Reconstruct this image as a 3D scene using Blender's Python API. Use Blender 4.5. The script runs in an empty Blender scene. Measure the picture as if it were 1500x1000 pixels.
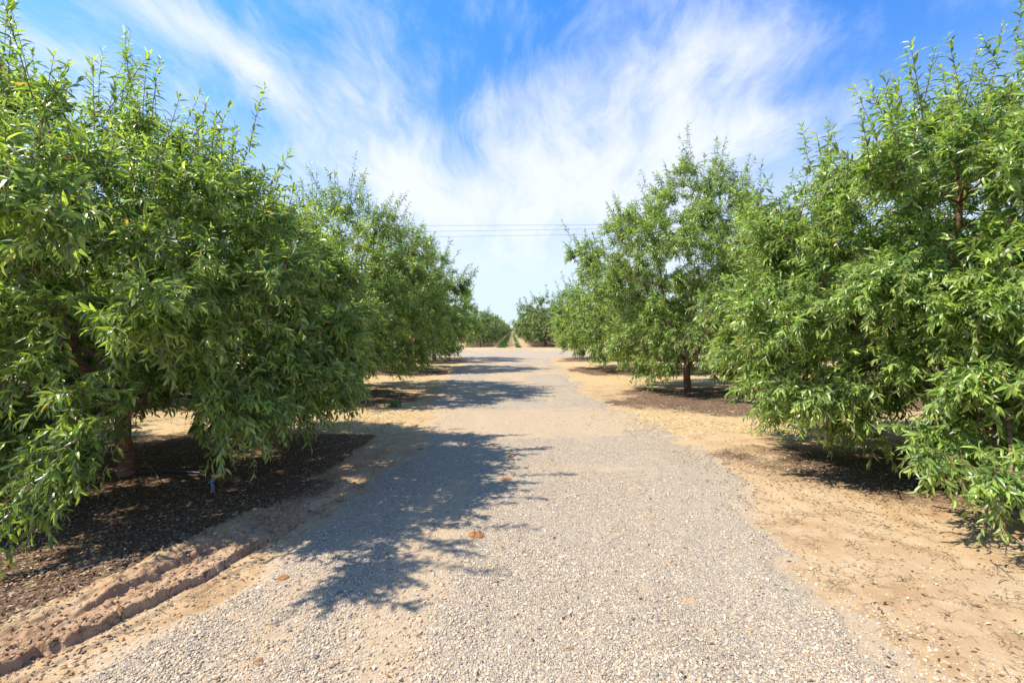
import bpy, math
import numpy as np

SC = bpy.context.scene
COL = SC.collection
PI = math.pi
F = 667.0      # focal length in pixels of the 1500 px wide photograph (16 mm)
CAMZ = 1.6

# ------------------------------------------------------------------ objects
def link(name, me, parent=None, mats=()):
    o = bpy.data.objects.new(name, me)
    COL.objects.link(o)
    if parent is not None:
        o.parent = parent
    if me is not None:
        for m in mats:
            if m.name not in [x.name for x in me.materials]:
                me.materials.append(m)
    return o

def tag(o, label=None, cat=None, group=None, kind=None):
    if label: o['label'] = label
    if cat: o['category'] = cat
    if group: o['group'] = group
    if kind: o['kind'] = kind
    return o

def thing(name, label, cat, loc=(0, 0, 0), rz=0.0, group=None):
    o = bpy.data.objects.new(name, None)
    o.empty_display_size = .2
    COL.objects.link(o)
    o.location = loc
    o.rotation_euler = (0, 0, rz)
    return tag(o, label, cat, group)

def mesh_np(name, V, loops, starts, totals, smooth=False, attrs=None, mat_idx=None):
    me = bpy.data.meshes.new(name)
    V = np.ascontiguousarray(V, dtype=np.float32)
    me.vertices.add(len(V)); me.vertices.foreach_set('co', V.ravel())
    me.loops.add(len(loops)); me.loops.foreach_set('vertex_index', np.ascontiguousarray(loops, dtype=np.int32))
    me.polygons.add(len(starts))
    me.polygons.foreach_set('loop_start', np.ascontiguousarray(starts, dtype=np.int32))
    me.polygons.foreach_set('loop_total', np.ascontiguousarray(totals, dtype=np.int32))
    if mat_idx is not None:
        me.polygons.foreach_set('material_index', np.ascontiguousarray(mat_idx, dtype=np.int32))
    me.update(calc_edges=True)
    me.polygons.foreach_set('use_smooth', np.full(len(starts), smooth, dtype=bool))
    for k, a in (attrs or {}).items():
        at = me.attributes.new(k, 'FLOAT', 'POINT')
        at.data.foreach_set('value', np.ascontiguousarray(a, dtype=np.float32))
    return me

def mesh_templ(name, V, T3, T4, nper, attrs=None, smooth=False):
    """V: (N*nper,3) points of N copies of a template; T3, T4 its triangles and quads."""
    N = len(V) // nper
    off = (np.arange(N) * nper)
    L, S, T = [], [], []
    n0 = 0
    for T_, k in ((T3, 3), (T4, 4)):
        if len(T_) == 0: continue
        T_ = np.asarray(T_)
        idx = (off[:, None, None] + T_[None]).reshape(-1)
        L.append(idx)
        nf = N * len(T_)
        S.append(n0 + np.arange(nf) * k); T.append(np.full(nf, k))
        n0 += nf * k
    return mesh_np(name, V, np.concatenate(L), np.concatenate(S), np.concatenate(T), smooth, attrs)

# ------------------------------------------------------------------ noise
def _h(ix, iy, seed):
    n = (ix.astype(np.int64) * 374761393 + iy.astype(np.int64) * 668265263 + seed * 1442695041) & 0x7fffffff
    n = ((n ^ (n >> 13)) * 1274126177) & 0x7fffffff
    return ((n ^ (n >> 16)) & 0xffffff) / float(0xffffff)

def vnoise(x, y, seed=0):
    ix = np.floor(x); iy = np.floor(y)
    fx = x - ix; fy = y - iy
    fx = fx * fx * (3 - 2 * fx); fy = fy * fy * (3 - 2 * fy)
    ix = ix.astype(np.int64); iy = iy.astype(np.int64)
    a = _h(ix, iy, seed); b = _h(ix + 1, iy, seed); c = _h(ix, iy + 1, seed); d = _h(ix + 1, iy + 1, seed)
    return (a * (1 - fx) + b * fx) * (1 - fy) + (c * (1 - fx) + d * fx) * fy

def fbm(x, y, seed=0, octv=4):
    s = 0; a = .5; t = 0
    for i in range(octv):
        s = s + a * vnoise(x, y, seed + i * 7); t += a
        x = x * 2.03 + 13.1; y = y * 2.03 + 7.7; a *= .5
    return s / t

def sstep(a, b, x):
    t = np.clip((x - a) / (b - a), 0, 1)
    return t * t * (3 - 2 * t)

def unit(v):
    return v / np.maximum(np.linalg.norm(v, axis=-1, keepdims=True), 1e-9)

# ------------------------------------------------------------------ node helper
class NT:
    def __init__(s, name=None, world=None):
        if world is not None:
            s.nt = world.node_tree
        else:
            s.m = bpy.data.materials.new(name); s.m.use_nodes = True; s.nt = s.m.node_tree
        s.nt.nodes.clear()
    def n(s, t, **kw):
        nd = s.nt.nodes.new(t)
        for k, v in kw.items(): setattr(nd, k, v)
        return nd
    def set(s, sock, v):
        if isinstance(v, bpy.types.NodeSocket): s.nt.links.new(v, sock)
        elif isinstance(v, (tuple, list)) and sock.type == 'RGBA' and len(v) == 3: sock.default_value = (*v, 1)
        else: sock.default_value = v
    def math(s, op, a, b=0.0, c=None, clamp=False):
        nd = s.n('ShaderNodeMath', operation=op); nd.use_clamp = clamp
        s.set(nd.inputs[0], a); s.set(nd.inputs[1], b)
        if c is not None: s.set(nd.inputs[2], c)
        return nd.outputs[0]
    def vmath(s, op, a, b=(0, 0, 0)):
        nd = s.n('ShaderNodeVectorMath', operation=op)
        s.set(nd.inputs[0], a); s.set(nd.inputs[1], b)
        return nd.outputs[0]
    def step(s, lo, hi, x, mode='SMOOTHSTEP'):
        nd = s.n('ShaderNodeMapRange', interpolation_type=mode)
        s.set(nd.inputs['Value'], x); s.set(nd.inputs['From Min'], lo); s.set(nd.inputs['From Max'], hi)
        return nd.outputs[0]
    def mix(s, f, a, b, blend='MIX'):
        nd = s.n('ShaderNodeMix', data_type='RGBA', blend_type=blend)
        s.set(nd.inputs[0], f); s.set(nd.inputs[6], a); s.set(nd.inputs[7], b)
        return nd.outputs[2]
    def noise(s, vec, scale, detail=4, rough=.55, dist=0.0):
        nd = s.n('ShaderNodeTexNoise')
        s.set(nd.inputs['Vector'], vec); s.set(nd.inputs['Scale'], scale); s.set(nd.inputs['Detail'], detail)
        s.set(nd.inputs['Roughness'], rough); s.set(nd.inputs['Distortion'], dist)
        return nd.outputs[0]
    def ncol(s, vec, scale, detail=2):
        nd = s.n('ShaderNodeTexNoise')
        s.set(nd.inputs['Vector'], vec); s.set(nd.inputs['Scale'], scale); s.set(nd.inputs['Detail'], detail)
        return nd.outputs[1]
    def voro(s, vec, scale, feature='F1', rnd=1.0):
        nd = s.n('ShaderNodeTexVoronoi', feature=feature)
        s.set(nd.inputs['Vector'], vec); s.set(nd.inputs['Scale'], scale); s.set(nd.inputs['Randomness'], rnd)
        return nd
    def attr(s, name):
        nd = s.n('ShaderNodeAttribute', attribute_name=name)
        return nd.outputs['Fac']
    def ramp(s, f, pts, mode='LINEAR'):
        nd = s.n('ShaderNodeValToRGB'); nd.color_ramp.interpolation = mode
        e = nd.color_ramp.elements
        while len(e) < len(pts): e.new(.5)
        for i, (p, c) in enumerate(pts):
            e[i].position = p; e[i].color = (*c, 1) if len(c) == 3 else c
        s.set(nd.inputs[0], f)
        return nd.outputs[0]
    def bump(s, h, strength=.5, dist=.02, normal=None):
        nd = s.n('ShaderNodeBump')
        s.set(nd.inputs['Height'], h); s.set(nd.inputs['Strength'], strength); s.set(nd.inputs['Distance'], dist)
        if normal is not None: s.set(nd.inputs['Normal'], normal)
        return nd.outputs[0]
    def pos(s):
        return s.n('ShaderNodeNewGeometry').outputs['Position']
    def bsdf(s, col, rough=.8, spec=.3, normal=None):
        b = s.n('ShaderNodeBsdfPrincipled')
        s.set(b.inputs['Base Color'], col); s.set(b.inputs['Roughness'], rough)
        s.set(b.inputs['Specular IOR Level'], spec)
        if normal is not None: s.set(b.inputs['Normal'], normal)
        return b.outputs[0]
    def out(s, sh):
        o = s.n('ShaderNodeOutputMaterial'); s.nt.links.new(sh, o.inputs['Surface'])
        return s.m

# ------------------------------------------------------------------ materials
def leaf_mat(name, c_old, c_new, c_back, spec=.65, rough=.35, trans=.43):
    t = NT(name)
    tone = t.attr('tone'); rnd = t.attr('rnd')
    col = t.mix(tone, c_old, c_new)
    v = t.math('MULTIPLY_ADD', rnd, .95, .50)
    col = t.mix(1.0, col, t.n('ShaderNodeCombineColor').outputs[0], 'MIX') if False else col
    hsv = t.n('ShaderNodeHueSaturation'); t.set(hsv.inputs['Color'], col); t.set(hsv.inputs['Value'], v)
    t.set(hsv.inputs['Hue'], t.math('MULTIPLY_ADD', rnd, -.02, .51))
    col = hsv.outputs[0]
    # a few yellowed leaves
    col = t.mix(t.math('GREATER_THAN', rnd, .992), col, (.42, .33, .08))
    bf = t.n('ShaderNodeNewGeometry').outputs['Backfacing']
    front = t.mix(bf, col, t.mix(.45, col, c_back))
    b = t.bsdf(front, rough, spec)
    tr = t.n('ShaderNodeBsdfTranslucent')
    hs2 = t.n('ShaderNodeHueSaturation'); t.set(hs2.inputs['Color'], col); hs2.inputs['Saturation'].default_value = 1.15
    hs2.inputs['Value'].default_value = 1.7; hs2.inputs['Hue'].default_value = .487
    t.set(tr.inputs['Color'], hs2.outputs[0])
    mx = t.n('ShaderNodeMixShader'); mx.inputs[0].default_value = trans
    t.nt.links.new(b, mx.inputs[1]); t.nt.links.new(tr.outputs[0], mx.inputs[2])
    return t.out(mx.outputs[0])

M_LEAF = leaf_mat('almond_leaf', (.120, .216, .040), (.318, .418, .090), (.34, .38, .26))
M_LEAF2 = leaf_mat('almond_leaf_distant', (.112, .185, .046), (.255, .340, .085), (.28, .33, .21), trans=.33)

def bark_mat():
    t = NT('bark')
    p = t.n('ShaderNodeTexCoord').outputs['Object']
    mp = t.n('ShaderNodeMapping'); t.set(mp.inputs['Vector'], p); mp.inputs['Scale'].default_value = (9, 9, 45)
    n1 = t.noise(mp.outputs[0], 1.0, 5, .65, .6)
    n2 = t.noise(p, 14, 4)
    col = t.ramp(n1, [(.30, (.055, .028, .018)), (.48, (.20, .105, .066)), (.60, (.29, .175, .12)), (.75, (.38, .29, .235))])
    col = t.mix(t.step(.5, .7, n2), col, (.22, .115, .07))
    h = t.math('ADD', n1, t.math('MULTIPLY', n2, .5))
    return t.out(t.bsdf(col, .8, .3, t.bump(h, .9, .012)))
M_BARK = bark_mat()

def ground_mat():
    t = NT('orchard_soil')
    p = t.pos()
    lit = t.attr('litter'); straw = t.attr('straw'); berm = t.attr('berm'); crk = t.attr('crack')
    nb = t.noise(p, .55, 5, .6); nm = t.noise(p, 3.1, 6, .62); nf = t.noise(p, 26, 6, .7)
    nff = t.noise(p, 130, 4, .7)
    soil = t.ramp(nm, [(.28, (.28, .168, .085)), (.5, (.39, .265, .145)), (.72, (.45, .325, .195))])
    soil = t.mix(t.math('MULTIPLY', t.step(.45, .7, nb), .5), soil, (.40, .295, .18))
    soil = t.mix(t.step(.55, .75, nf), soil, (.36, .23, .12))
    # straw coloured alleys
    sf = t.step(.42, .72, t.math('ADD', straw, t.math('MULTIPLY', t.math('SUBTRACT', nm, .5), .9)))
    mpv = t.n('ShaderNodeMapping'); t.set(mpv.inputs['Vector'], p); mpv.inputs['Scale'].default_value = (1, 3.5, 1)
    ns = t.noise(mpv.outputs[0], 22, 6, .8)
    scol = t.ramp(ns, [(.35, (.20, .12, .05)), (.5, (.43, .305, .15)), (.63, (.55, .42, .235))])
    col = t.mix(t.math('MULTIPLY', sf, .85), soil, scol)
    # brown litter of hulls, leaf crumbs and clods under the trees
    v = t.voro(p, 55)
    vb = t.n('ShaderNodeSeparateColor'); t.set(vb.inputs[0], v.outputs['Color'])
    lcol = t.ramp(vb.outputs[0], [(.0, (.055, .032, .020)), (.45, (.115, .068, .040)), (.75, (.20, .125, .075)), (.93, (.34, .25, .16)), (1, (.46, .37, .27))])
    lcol = t.mix(t.step(.3, .7, nm), lcol, (.125, .075, .045))
    lf = t.step(.38, .66, t.math('ADD', t.math('ADD', lit, t.math('MULTIPLY', t.math('SUBTRACT', nb, .55), .7)), t.math('ADD', t.math('MULTIPLY', t.math('SUBTRACT', nm, .5), .8), t.math('MULTIPLY', t.math('SUBTRACT', nf, .5), .7))))
    col = t.mix(lf, col, lcol)
    # bare moist looking clay of the rut
    bcol = t.ramp(nm, [(.3, (.24, .135, .075)), (.5, (.36, .225, .13)), (.7, (.45, .315, .20))])
    bcol = t.mix(t.step(.45, .7, nf), bcol, (.36, .24, .145))
    col = t.mix(berm, col, bcol)
    # drying cracks
    dist = t.n('ShaderNodeVectorMath', operation='MULTIPLY_ADD')
    t.set(dist.inputs[0], t.ncol(p, 14, 6)); dist.inputs[1].default_value = (.12, .12, 0); t.set(dist.inputs[2], p)
    flat = t.vmath('MULTIPLY', dist.outputs[0], (1, 1, 0))
    c1 = t.voro(flat, 12, 'DISTANCE_TO_EDGE').outputs['Distance']
    c2 = t.voro(flat, 27, 'DISTANCE_TO_EDGE').outputs['Distance']
    l1 = t.math('SUBTRACT', 1.0, t.step(.002, .022, c1)); l2 = t.math('SUBTRACT', 1.0, t.step(.004, .036, c2))
    m1 = t.step(.50, .62, t.noise(p, 3.2, 4)); m2 = t.step(.52, .62, t.noise(p, 5.7, 4))
    cr = t.math('MAXIMUM', t.math('MULTIPLY', l1, m1), t.math('MULTIPLY', t.math('MULTIPLY', l2, m2), .8))
    cr = t.math('MULTIPLY', cr, crk)
    col = t.mix(t.math('MULTIPLY', cr, .75), col, (.07, .035, .018))
    # scattered crumbs and grit
    g = t.voro(p, 95)
    gs = t.n('ShaderNodeSeparateColor'); t.set(gs.inputs[0], g.outputs['Color'])
    grit = t.math('MULTIPLY', t.math('GREATER_THAN', gs.outputs[0], .88), t.math('LESS_THAN', g.outputs['Distance'], .42))
    grit = t.math('MULTIPLY', grit, t.step(.46, .62, nm))
    col = t.mix(grit, col, t.ramp(gs.outputs[1], [(0, (.12, .07, .04)), (.5, (.45, .36, .27)), (1, (.62, .56, .48))]))
    h = t.math('ADD', t.math('MULTIPLY', nf, .55), t.math('MULTIPLY', nff, .28))
    h = t.math('ADD', h, t.math('MULTIPLY', t.math('MULTIPLY', lf, v.outputs['Distance']), .8))
    h = t.math('SUBTRACT', h, t.math('MULTIPLY', cr, .9))
    h = t.math('ADD', h, t.math('MULTIPLY', grit, .3))
    return t.out(t.bsdf(col, .95, .1, t.bump(h, .9, .016)))

def gravel_mat(name='gravel'):
    t = NT(name)
    p = t.pos()
    sand = t.attr('sand')
    nb = t.noise(p, .8, 5, .6); nm = t.noise(p, 4.5, 5, .65); nf = t.noise(p, 40, 5, .7)
    def layer(scale):
        v = t.voro(p, scale)
        s_ = t.n('ShaderNodeSeparateColor'); t.set(s_.inputs[0], v.outputs['Color'])
        c = t.ramp(s_.outputs[0], [(0, (0.168, 0.136, 0.105)), (.10, (0.280, 0.233, 0.180)), (.30, (0.402, 0.310, 0.208)), (.55, (0.485, 0.369, 0.238)), (.72, (0.411, 0.343, 0.258)), (.84, (0.561, 0.449, 0.309)), (.97, (0.691, 0.584, 0.446))], 'CONSTANT')
        gap = t.step(.42, .72, v.outputs['Distance'])
        return c, v.outputs['Distance'], gap
    c1, d1, g1 = layer(85)
    c2, d2, g2 = layer(150)
    pick = t.step(.44, .56, t.noise(p, 30, 3))
    stone = t.mix(pick, c1, c2); gap = t.mix(pick, g1, g2)
    fine = t.ramp(nf, [(.3, (.25, .20, .14)), (.5, (.37, .31, .235)), (.7, (.46, .40, .32))])
    col = t.mix(t.math('MULTIPLY', gap, .75), stone, (.235, .185, .135))
    sf = t.step(.40, .72, t.math('ADD', sand, t.math('MULTIPLY', t.math('SUBTRACT', nm, .5), 1.0)))
    tan = t.ramp(nf, [(.3, (.27, .19, .115)), (.5, (.36, .265, .165)), (.7, (.42, .325, .215))])
    col = t.mix(t.math('MULTIPLY', t.step(.45, .62, nb), .35), col, fine)
    col = t.mix(t.math('MULTIPLY', sf, .85), col, tan)
    h = t.math('SUBTRACT', 1.0, t.mix(pick, d1, d2))
    h = t.math('MULTIPLY', h, t.math('MULTIPLY_ADD', sf, -.75, 1.0))
    h = t.math('ADD', h, t.math('MULTIPLY', nf, .4))
    return t.out(t.bsdf(col, .9, .2, t.bump(h, .9, .010)))

def stone_mat():
    t = NT('gravel_stone')
    r = t.attr('rnd')
    c = t.ramp(r, [(0, (0.159, 0.132, 0.105)), (.09, (0.271, 0.229, 0.180)), (.26, (0.392, 0.302, 0.201)), (.48, (0.467, 0.351, 0.223)), (.66, (0.374, 0.318, 0.251)), (.76, (0.513, 0.402, 0.266)), (.90, (0.598, 0.495, 0.359)), (.965, (0.430, 0.238, 0.115)), (.985, (0.710, 0.610, 0.474))], 'CONSTANT')
    n = t.noise(t.pos(), 160, 3)
    c = t.mix(t.math('MULTIPLY', t.step(.4, .7, n), .35), c, (.38, .31, .23))
    return t.out(t.bsdf(c, .85, .25))

def simple_mat(name, stops, scale=30, rough=.85, spec=.2, bump=.3, dist=.01, useattr=None):
    t = NT(name)
    f = t.attr(useattr) if useattr else t.noise(t.n('ShaderNodeTexCoord').outputs['Object'], scale, 5, .65)
    c = t.ramp(f, stops)
    nrm = t.bump(t.noise(t.n('ShaderNodeTexCoord').outputs['Object'], scale * 1.7, 4), bump, dist) if bump else None
    return t.out(t.bsdf(c, rough, spec, nrm))

M_SOIL = ground_mat()
M_GRAVEL = gravel_mat()
M_STONE = stone_mat()
M_STRAW = simple_mat('dry_straw', [(0, (.30, .20, .08)), (.5, (.55, .42, .20)), (1, (.74, .62, .38))], bump=0, useattr='rnd')
M_LITTER = simple_mat('dead_leaf', [(0, (.06, .035, .02)), (.5, (.20, .115, .06)), (.8, (.38, .26, .14)), (.93, (.52, .42, .28)), (1, (.30, .32, .12))], bump=0, useattr='rnd')
M_WEED = simple_mat('weed_green', [(0, (.05, .13, .02)), (.6, (.10, .22, .035)), (1, (.22, .28, .07))], bump=0, useattr='rnd')
M_HOSE = simple_mat('black_poly_tube', [(0, (.02, .022, .028)), (1, (.06, .065, .075))], 40, .5, .4, 0)
M_TUBE = simple_mat('blue_grey_plastic', [(0, (.10, .17, .24)), (1, (.20, .29, .38))], 40, .45, .4, 0)
M_FEED = simple_mat('grey_thin_tube', [(0, (.06, .08, .10)), (1, (.11, .14, .17))], 40, .5, .4, 0)
M_CLOD = simple_mat('brown_clod', [(.3, (.13, .055, .02)), (.5, (.27, .13, .05)), (.7, (.40, .22, .10))], 45, .95, .1, .8, .012)
M_CLODPALE = simple_mat('tan_clod', [(.3, (.28, .18, .09)), (.5, (.37, .25, .14)), (.7, (.43, .32, .2))], 45, .95, .1, .8, .01)
M_WIRE = simple_mat('weathered_wire', [(0, (.16, .17, .18)), (1, (.24, .25, .26))], 20, .6, .4, 0)
M_ALMOND = simple_mat('almond_hull', [(.3, (.20, .22, .11)), (.5, (.34, .35, .21)), (.7, (.45, .43, .30))], 60, .95, .1, .3, .002)
M_TWIG = simple_mat('dry_twig', [(.3, (.10, .06, .04)), (.7, (.30, .22, .16))], 40, .9, .1, .3, .003)

# ------------------------------------------------------------------ terrain
LROAD = [(0, -2.15), (2.07, -2.05), (2.34, -1.92), (2.76, -1.72), (3.73, -1.62), (5.2, -1.45), (6.4, -1.25), (9.2, -1.5), (11.1, -1.8), (14, -2.2), (19, -2.3), (23, -2.2), (24.5, -3.4), (25.5, -8), (26, -90)]
RROAD = [(0, 1.8), (2.07, 1.86), (2.56, 1.93), (3.87, 2.05), (4.94, 2.5), (6.06, 2.5), (9.2, 2.14), (11.1, 2.0), (17.5, 2.1), (23, 2.0), (25.2, 1.9), (27, 2.6), (28.2, 6), (29, 90)]
BERM = [(1.0, -2.9), (2.1, -2.34), (2.9, -1.98), (3.4, -1.86), (4.2, -1.72), (5.2, -1.56), (6.5, -1.5), (9, -1.7)]

def interp(P, y):
    a = np.array(P); return np.interp(y, a[:, 0], a[:, 1])

LROWS = [5.0, 11.5, 18.4, 24.3]
RROWS = [5.3, 12.1, 18.7, 25.6]

def road_dist(x, y):
    """about 1 inside the gravel, 0 outside, .5 on the edge"""
    wob = (fbm(x * 1.7, y * 1.7, 11) - .5) * .55 + (fbm(x * 8, y * 8, 15, 5) - .5) * .42
    wob = wob * np.clip(y / 5, .5, 1.6)
    L = interp(LROAD, y); R = interp(RROAD, y)
    d = np.minimum(x - L, R - x) + wob
    dx = np.minimum(y - 26.5, 36.0 - y) * .8 + wob * 2       # the lane across
    d = np.maximum(d * np.where(y < 30, 1, 0) + np.where(y < 30, 0, -9), dx)
    return d

def road_mask(x, y):
    """about 1 inside the gravel, 0 outside, .5 on the edge"""
    return np.clip(.5 + road_dist(x, y) / .5, 0, 1)

def berm_profile(x, y):
    line = interp(BERM, y)
    wav = (fbm(y * .9, y * 0, 21) - .5) * .12 + (fbm(x * 9, y * 9, 23, 5) - .5) * .10
    s = (line + wav) - x                   # >0 to the left of the toe
    s = s * 1.12
    amp = sstep(5.0, 3.4, y) * .84 + .16
    amp = amp * sstep(9, 6.5, y)
    r1 = 1 + (fbm(x * 3 + 3, y * 4, 31) - .5) * .9
    r2 = 1 + (fbm(x * 2 + 9, y * 2.5, 37) - .5) * .9
    lo = (.058 + .018 * (r1 - 1)) * sstep(.0, .028, s) * (1 - .45 * sstep(.17, .24, s))
    s2 = s + (fbm(x * 3.5, y * 3.5, 27, 5) - .5) * .20
    hi_ = (.036 + .03 * (r2 - 1)) * sstep(.275, .315, s2) * (1 - .80 * sstep(.36, .62, s2)) * (.35 + 1.1 * sstep(.35, .6, fbm(x * 1.4, y * 1.4, 29)))
    mid = .014 * sstep(-.16, -.13, s) * (1 - sstep(-.10, -.02, s)) + .016 * sstep(.40, .43, s) * (1 - sstep(.5, .7, s))
    h = lo + hi_ + mid
    return h * amp, s, amp

def ground_h(x, y):
    h = (fbm(x * .35, y * .35, 3) - .5) * .09 * sstep(1.5, 5, np.abs(x)) + (fbm(x * 1.6, y * 1.6, 5) - .5) * .035
    near = np.clip(1 - (y - 9) / 4, 0, 1)
    h = h + (fbm(x * 9, y * 9, 6, 3) - .5) * .012 * near
    b, s, amp = berm_profile(x, y)
    h = h + b
    rough = amp * sstep(-.05, .05, s) * sstep(.95, .6, s)
    h = h + rough * ((fbm(x * 24, y * 24, 8, 5) - .5) * .045 + np.abs(fbm(x * 6, y * 6, 9) - .5) * -.03 + (np.abs(fbm(x * 22, y * 9, 14, 4) - .5)) * -.03)
    # slabs between cross cracks of the toe ridge
    for yc, sl in ((2.27, .3), (2.52, -.2), (3.02, .4), (3.55, .1), (4.1, -.3)):
        d = np.abs(y - yc - sl * (x - interp(BERM, yc)) - (vnoise(x * 25, y * 25, 4) - .5) * .03)
        h = h - .05 * amp * sstep(.011, .002, d) * sstep(-.02, .04, s) * sstep(.30, .22, s)
    # low mounded strips along the tree rows, raised rim of the far lane
    for yr in (5.15, 11.8, 18.5, 25.0):
        h = h + .05 * np.exp(-((y - yr) / 1.3) ** 2) * sstep(2.4, 3.6, np.abs(x))
    h = h + .10 * np.exp(-((y - 39.5) / 1.4) ** 2) * (1 + .8 * (fbm(x * .6, y * .6, 41) - .5))
    # right side: worn hump beside the gravel
    h = h + .05 * np.exp(-((x - 2.75) / .35) ** 2 - ((y - 4.7) / .5) ** 2)
    h = h * np.where(y > 42, .5, 1)
    return h

def axis(parts):
    a = []
    for lo, hi, st in parts:
        n = max(1, int(round((hi - lo) / st)))
        a += list(lo + (hi - lo) * np.arange(n) / n)
    a.append(parts[-1][1])
    return np.array(a)

def grid_mesh(name, xs, ys, hfun, attrs=None, keep=None):
    X, Y = np.meshgrid(xs, ys)
    Z = hfun(X, Y)
    V = np.stack([X, Y, Z], -1).reshape(-1, 3)
    nx, ny = len(xs), len(ys)
    i = (np.arange(ny - 1)[:, None] * nx + np.arange(nx - 1)[None]).reshape(-1)
    Q = np.stack([i, i + 1, i + nx + 1, i + nx], -1)
    at = {k: f(X, Y).reshape(-1) for k, f in (attrs or {}).items()}
    if keep is not None:
        K = keep(X, Y).reshape(-1)
        Q = Q[K[Q].any(axis=1)]
        used = np.unique(Q)
        re = np.full(len(V), -1); re[used] = np.arange(len(used))
        V = V[used]; Q = re[Q]; at = {k: a[used] for k, a in at.items()}
    return mesh_np(name, V, Q.reshape(-1), np.arange(len(Q)) * 4, np.full(len(Q), 4), True, at)

def f_litter(x, y):
    a = np.zeros_like(x)
    for rows, side in ((LROWS, -1), (RROWS, 1)):
        for k, yr in enumerate(rows):
            c = yr - (.35 if k == 0 else .9); w = 1.55 if k == 0 else 1.7
            if side < 0 and k == 0: c, w = 4.8, 1.75
            if side > 0 and k == 0: c, w = 5.25, 1.15
            if side > 0 and k == 1: c, w = 10.6, 2.0
            b = np.exp(-(np.abs(y - c + (fbm(x * .7 + k * 9, y * .7, 51) - .5) * 1.6) / w) ** 3)
            edge = -1.75 if side < 0 else (2.0 if k else 2.2)
            e = sstep(-.3, 1.3, (x - edge) * side + (fbm(x * .9, y * .9, 53) - .5) * 1.6)
            a = np.maximum(a, b * e * (.95 if side < 0 else (1.05 if k else .78)))
    # tyre-spread litter on the left in the foreground
    s = interp(BERM, y) - x
    a = np.maximum(a, .74 * sstep(.40, .62, s) * (x < 0) * (y < 7) * sstep(1.7, 2.9, y + (fbm(x * 2, y * 2, 57) - .5)))
    a = a * sstep(-.02, .15, np.where(x < 0, s - .30 * sstep(5.2, 3.6, y) + (fbm(x * 2.5, y * 2.5, 59, 5) - .5) * .75, 1))
    # beyond the lane: bare berms along the rows
    far = (y > 42)
    xr = np.abs((np.abs(x) + 3.3) % 6.6 - 0)
    xr = np.minimum(xr, 6.6 - xr)
    a = np.where(far, .72 * np.exp(-(xr / 1.9) ** 4), a)
    return a

def f_straw(x, y):
    a = np.zeros_like(x)
    for yc, w in ((8.15, 1.15), (14.9, 1.7), (21.4, 1.6), (38.5, 3)):
        a = np.maximum(a, np.exp(-(np.abs(y - yc) / w) ** 4))
    a = a * sstep(.9, 2.4, np.abs(x)) * (.55 + .9 * fbm(x * .5, y * .8, 55))
    return np.where(y > 42, .45, a)

def f_berm(x, y):
    b, s, amp = berm_profile(x, y)
    return np.clip(amp * sstep(-.1, .02, s) * sstep(.48, .34, s), 0, 1)

def f_crack(x, y):
    a = sstep(1.7, 2.2, x) * sstep(6, 3.6, y)
    s = interp(BERM, y) - x
    a = np.maximum(a, sstep(-.5, -.1, s) * sstep(.6, .5, s) * (x < 0) * sstep(6, 4, y))
    return a

xs = axis([(-700, -60, 60), (-60, -14, 1.2), (-14, -5, .25), (-5, -3.2, .05), (-3.2, -2.9, .02), (-2.9, -1.4, .0085), (-1.4, -1.3, .02), (-1.3, 1.6, .08), (1.6, 6, .035), (6, 14, .25), (14, 60, 1.2), (60, 700, 60)])
ys = axis([(-30, 0, 1.5), (0, 1.8, .1), (1.8, 4.0, .0095), (4.0, 7, .022), (7, 13, .06), (13, 44, .25), (44, 110, 1.2), (110, 900, 30)])
def gh2(x, y):
    f = sstep(58, 40, np.abs(x)) * sstep(100, 60, y) * sstep(-28, -10, y)
    return ground_h(x, y) * f
g = link('ground', grid_mesh('ground', xs, ys, gh2, dict(litter=f_litter, straw=f_straw, berm=f_berm, crack=f_crack)), mats=[M_SOIL])
tag(g, kind='structure')

def f_sand(x, y):
    a = 1.5 * np.exp(-(np.abs(y - 7.9 - .1 * x + (fbm(x * .8, y * .8, 63) - .5) * 2.2) / 1.25) ** 2) 
    a = np.maximum(a, .75 * np.exp(-((x - .9) / 1.0) ** 2 - ((y - 5.25) / .32) ** 2))
    a = a * (.45 + 1.1 * fbm(x * 1.1 + 5, y * 2.2, 65))
    fines = .95 * np.exp(-((x + .62) / .30) ** 2) + .6 * np.exp(-((x - .85) / .25) ** 2) + .5 * np.exp(-((x + 1.25) / .3) ** 2)
    a = np.maximum(a, fines * sstep(.32, .58, fbm(x * 1.6 + 2, y * .6, 67)) * (y < 24))
    m = road_mask(x, y)
    a = np.maximum(a, .8 * sstep(.98, .6, m) * (y < 24))
    a = np.maximum(a, .85 * sstep(9, 12, y) * sstep(24.5, 22, y) * sstep(.38, .6, fbm(x * .8, y * .5, 61)))
    a = np.maximum(a, .65 * np.exp(-((x + 1.3) / .35) ** 2) * sstep(4, 2.6, y))
    a = np.where(y > 24.5, np.maximum(.3, .9 * np.exp(-((y - 26.3) / .7) ** 2) * (x > 1)), a)
    return a
def road_h(x, y):
    rut = -.012 * (np.exp(-((x + .75) / .22) ** 2) + np.exp(-((x - 1.0) / .25) ** 2)) * (y < 24)
    return gh2(x, y) + (road_mask(x, y) - .5) * .03 + rut * .4
xr = axis([(-2.6, 3.0, .04)]); yr = axis([(-6, 1.5, .3), (1.5, 8, .04), (8, 14, .1), (14, 25.2, .25)])
o = link('gravel_road', grid_mesh('gravel_road', xr, yr, road_h, dict(sand=f_sand), keep=lambda X, Y: road_mask(X, Y) > .3), mats=[M_GRAVEL]); tag(o, kind='structure')
xr = axis([(-90, -14, 1.5), (-14, 14, .25), (14, 90, 1.5)]); yr = axis([(25.2, 37.5, .25)])
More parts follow.
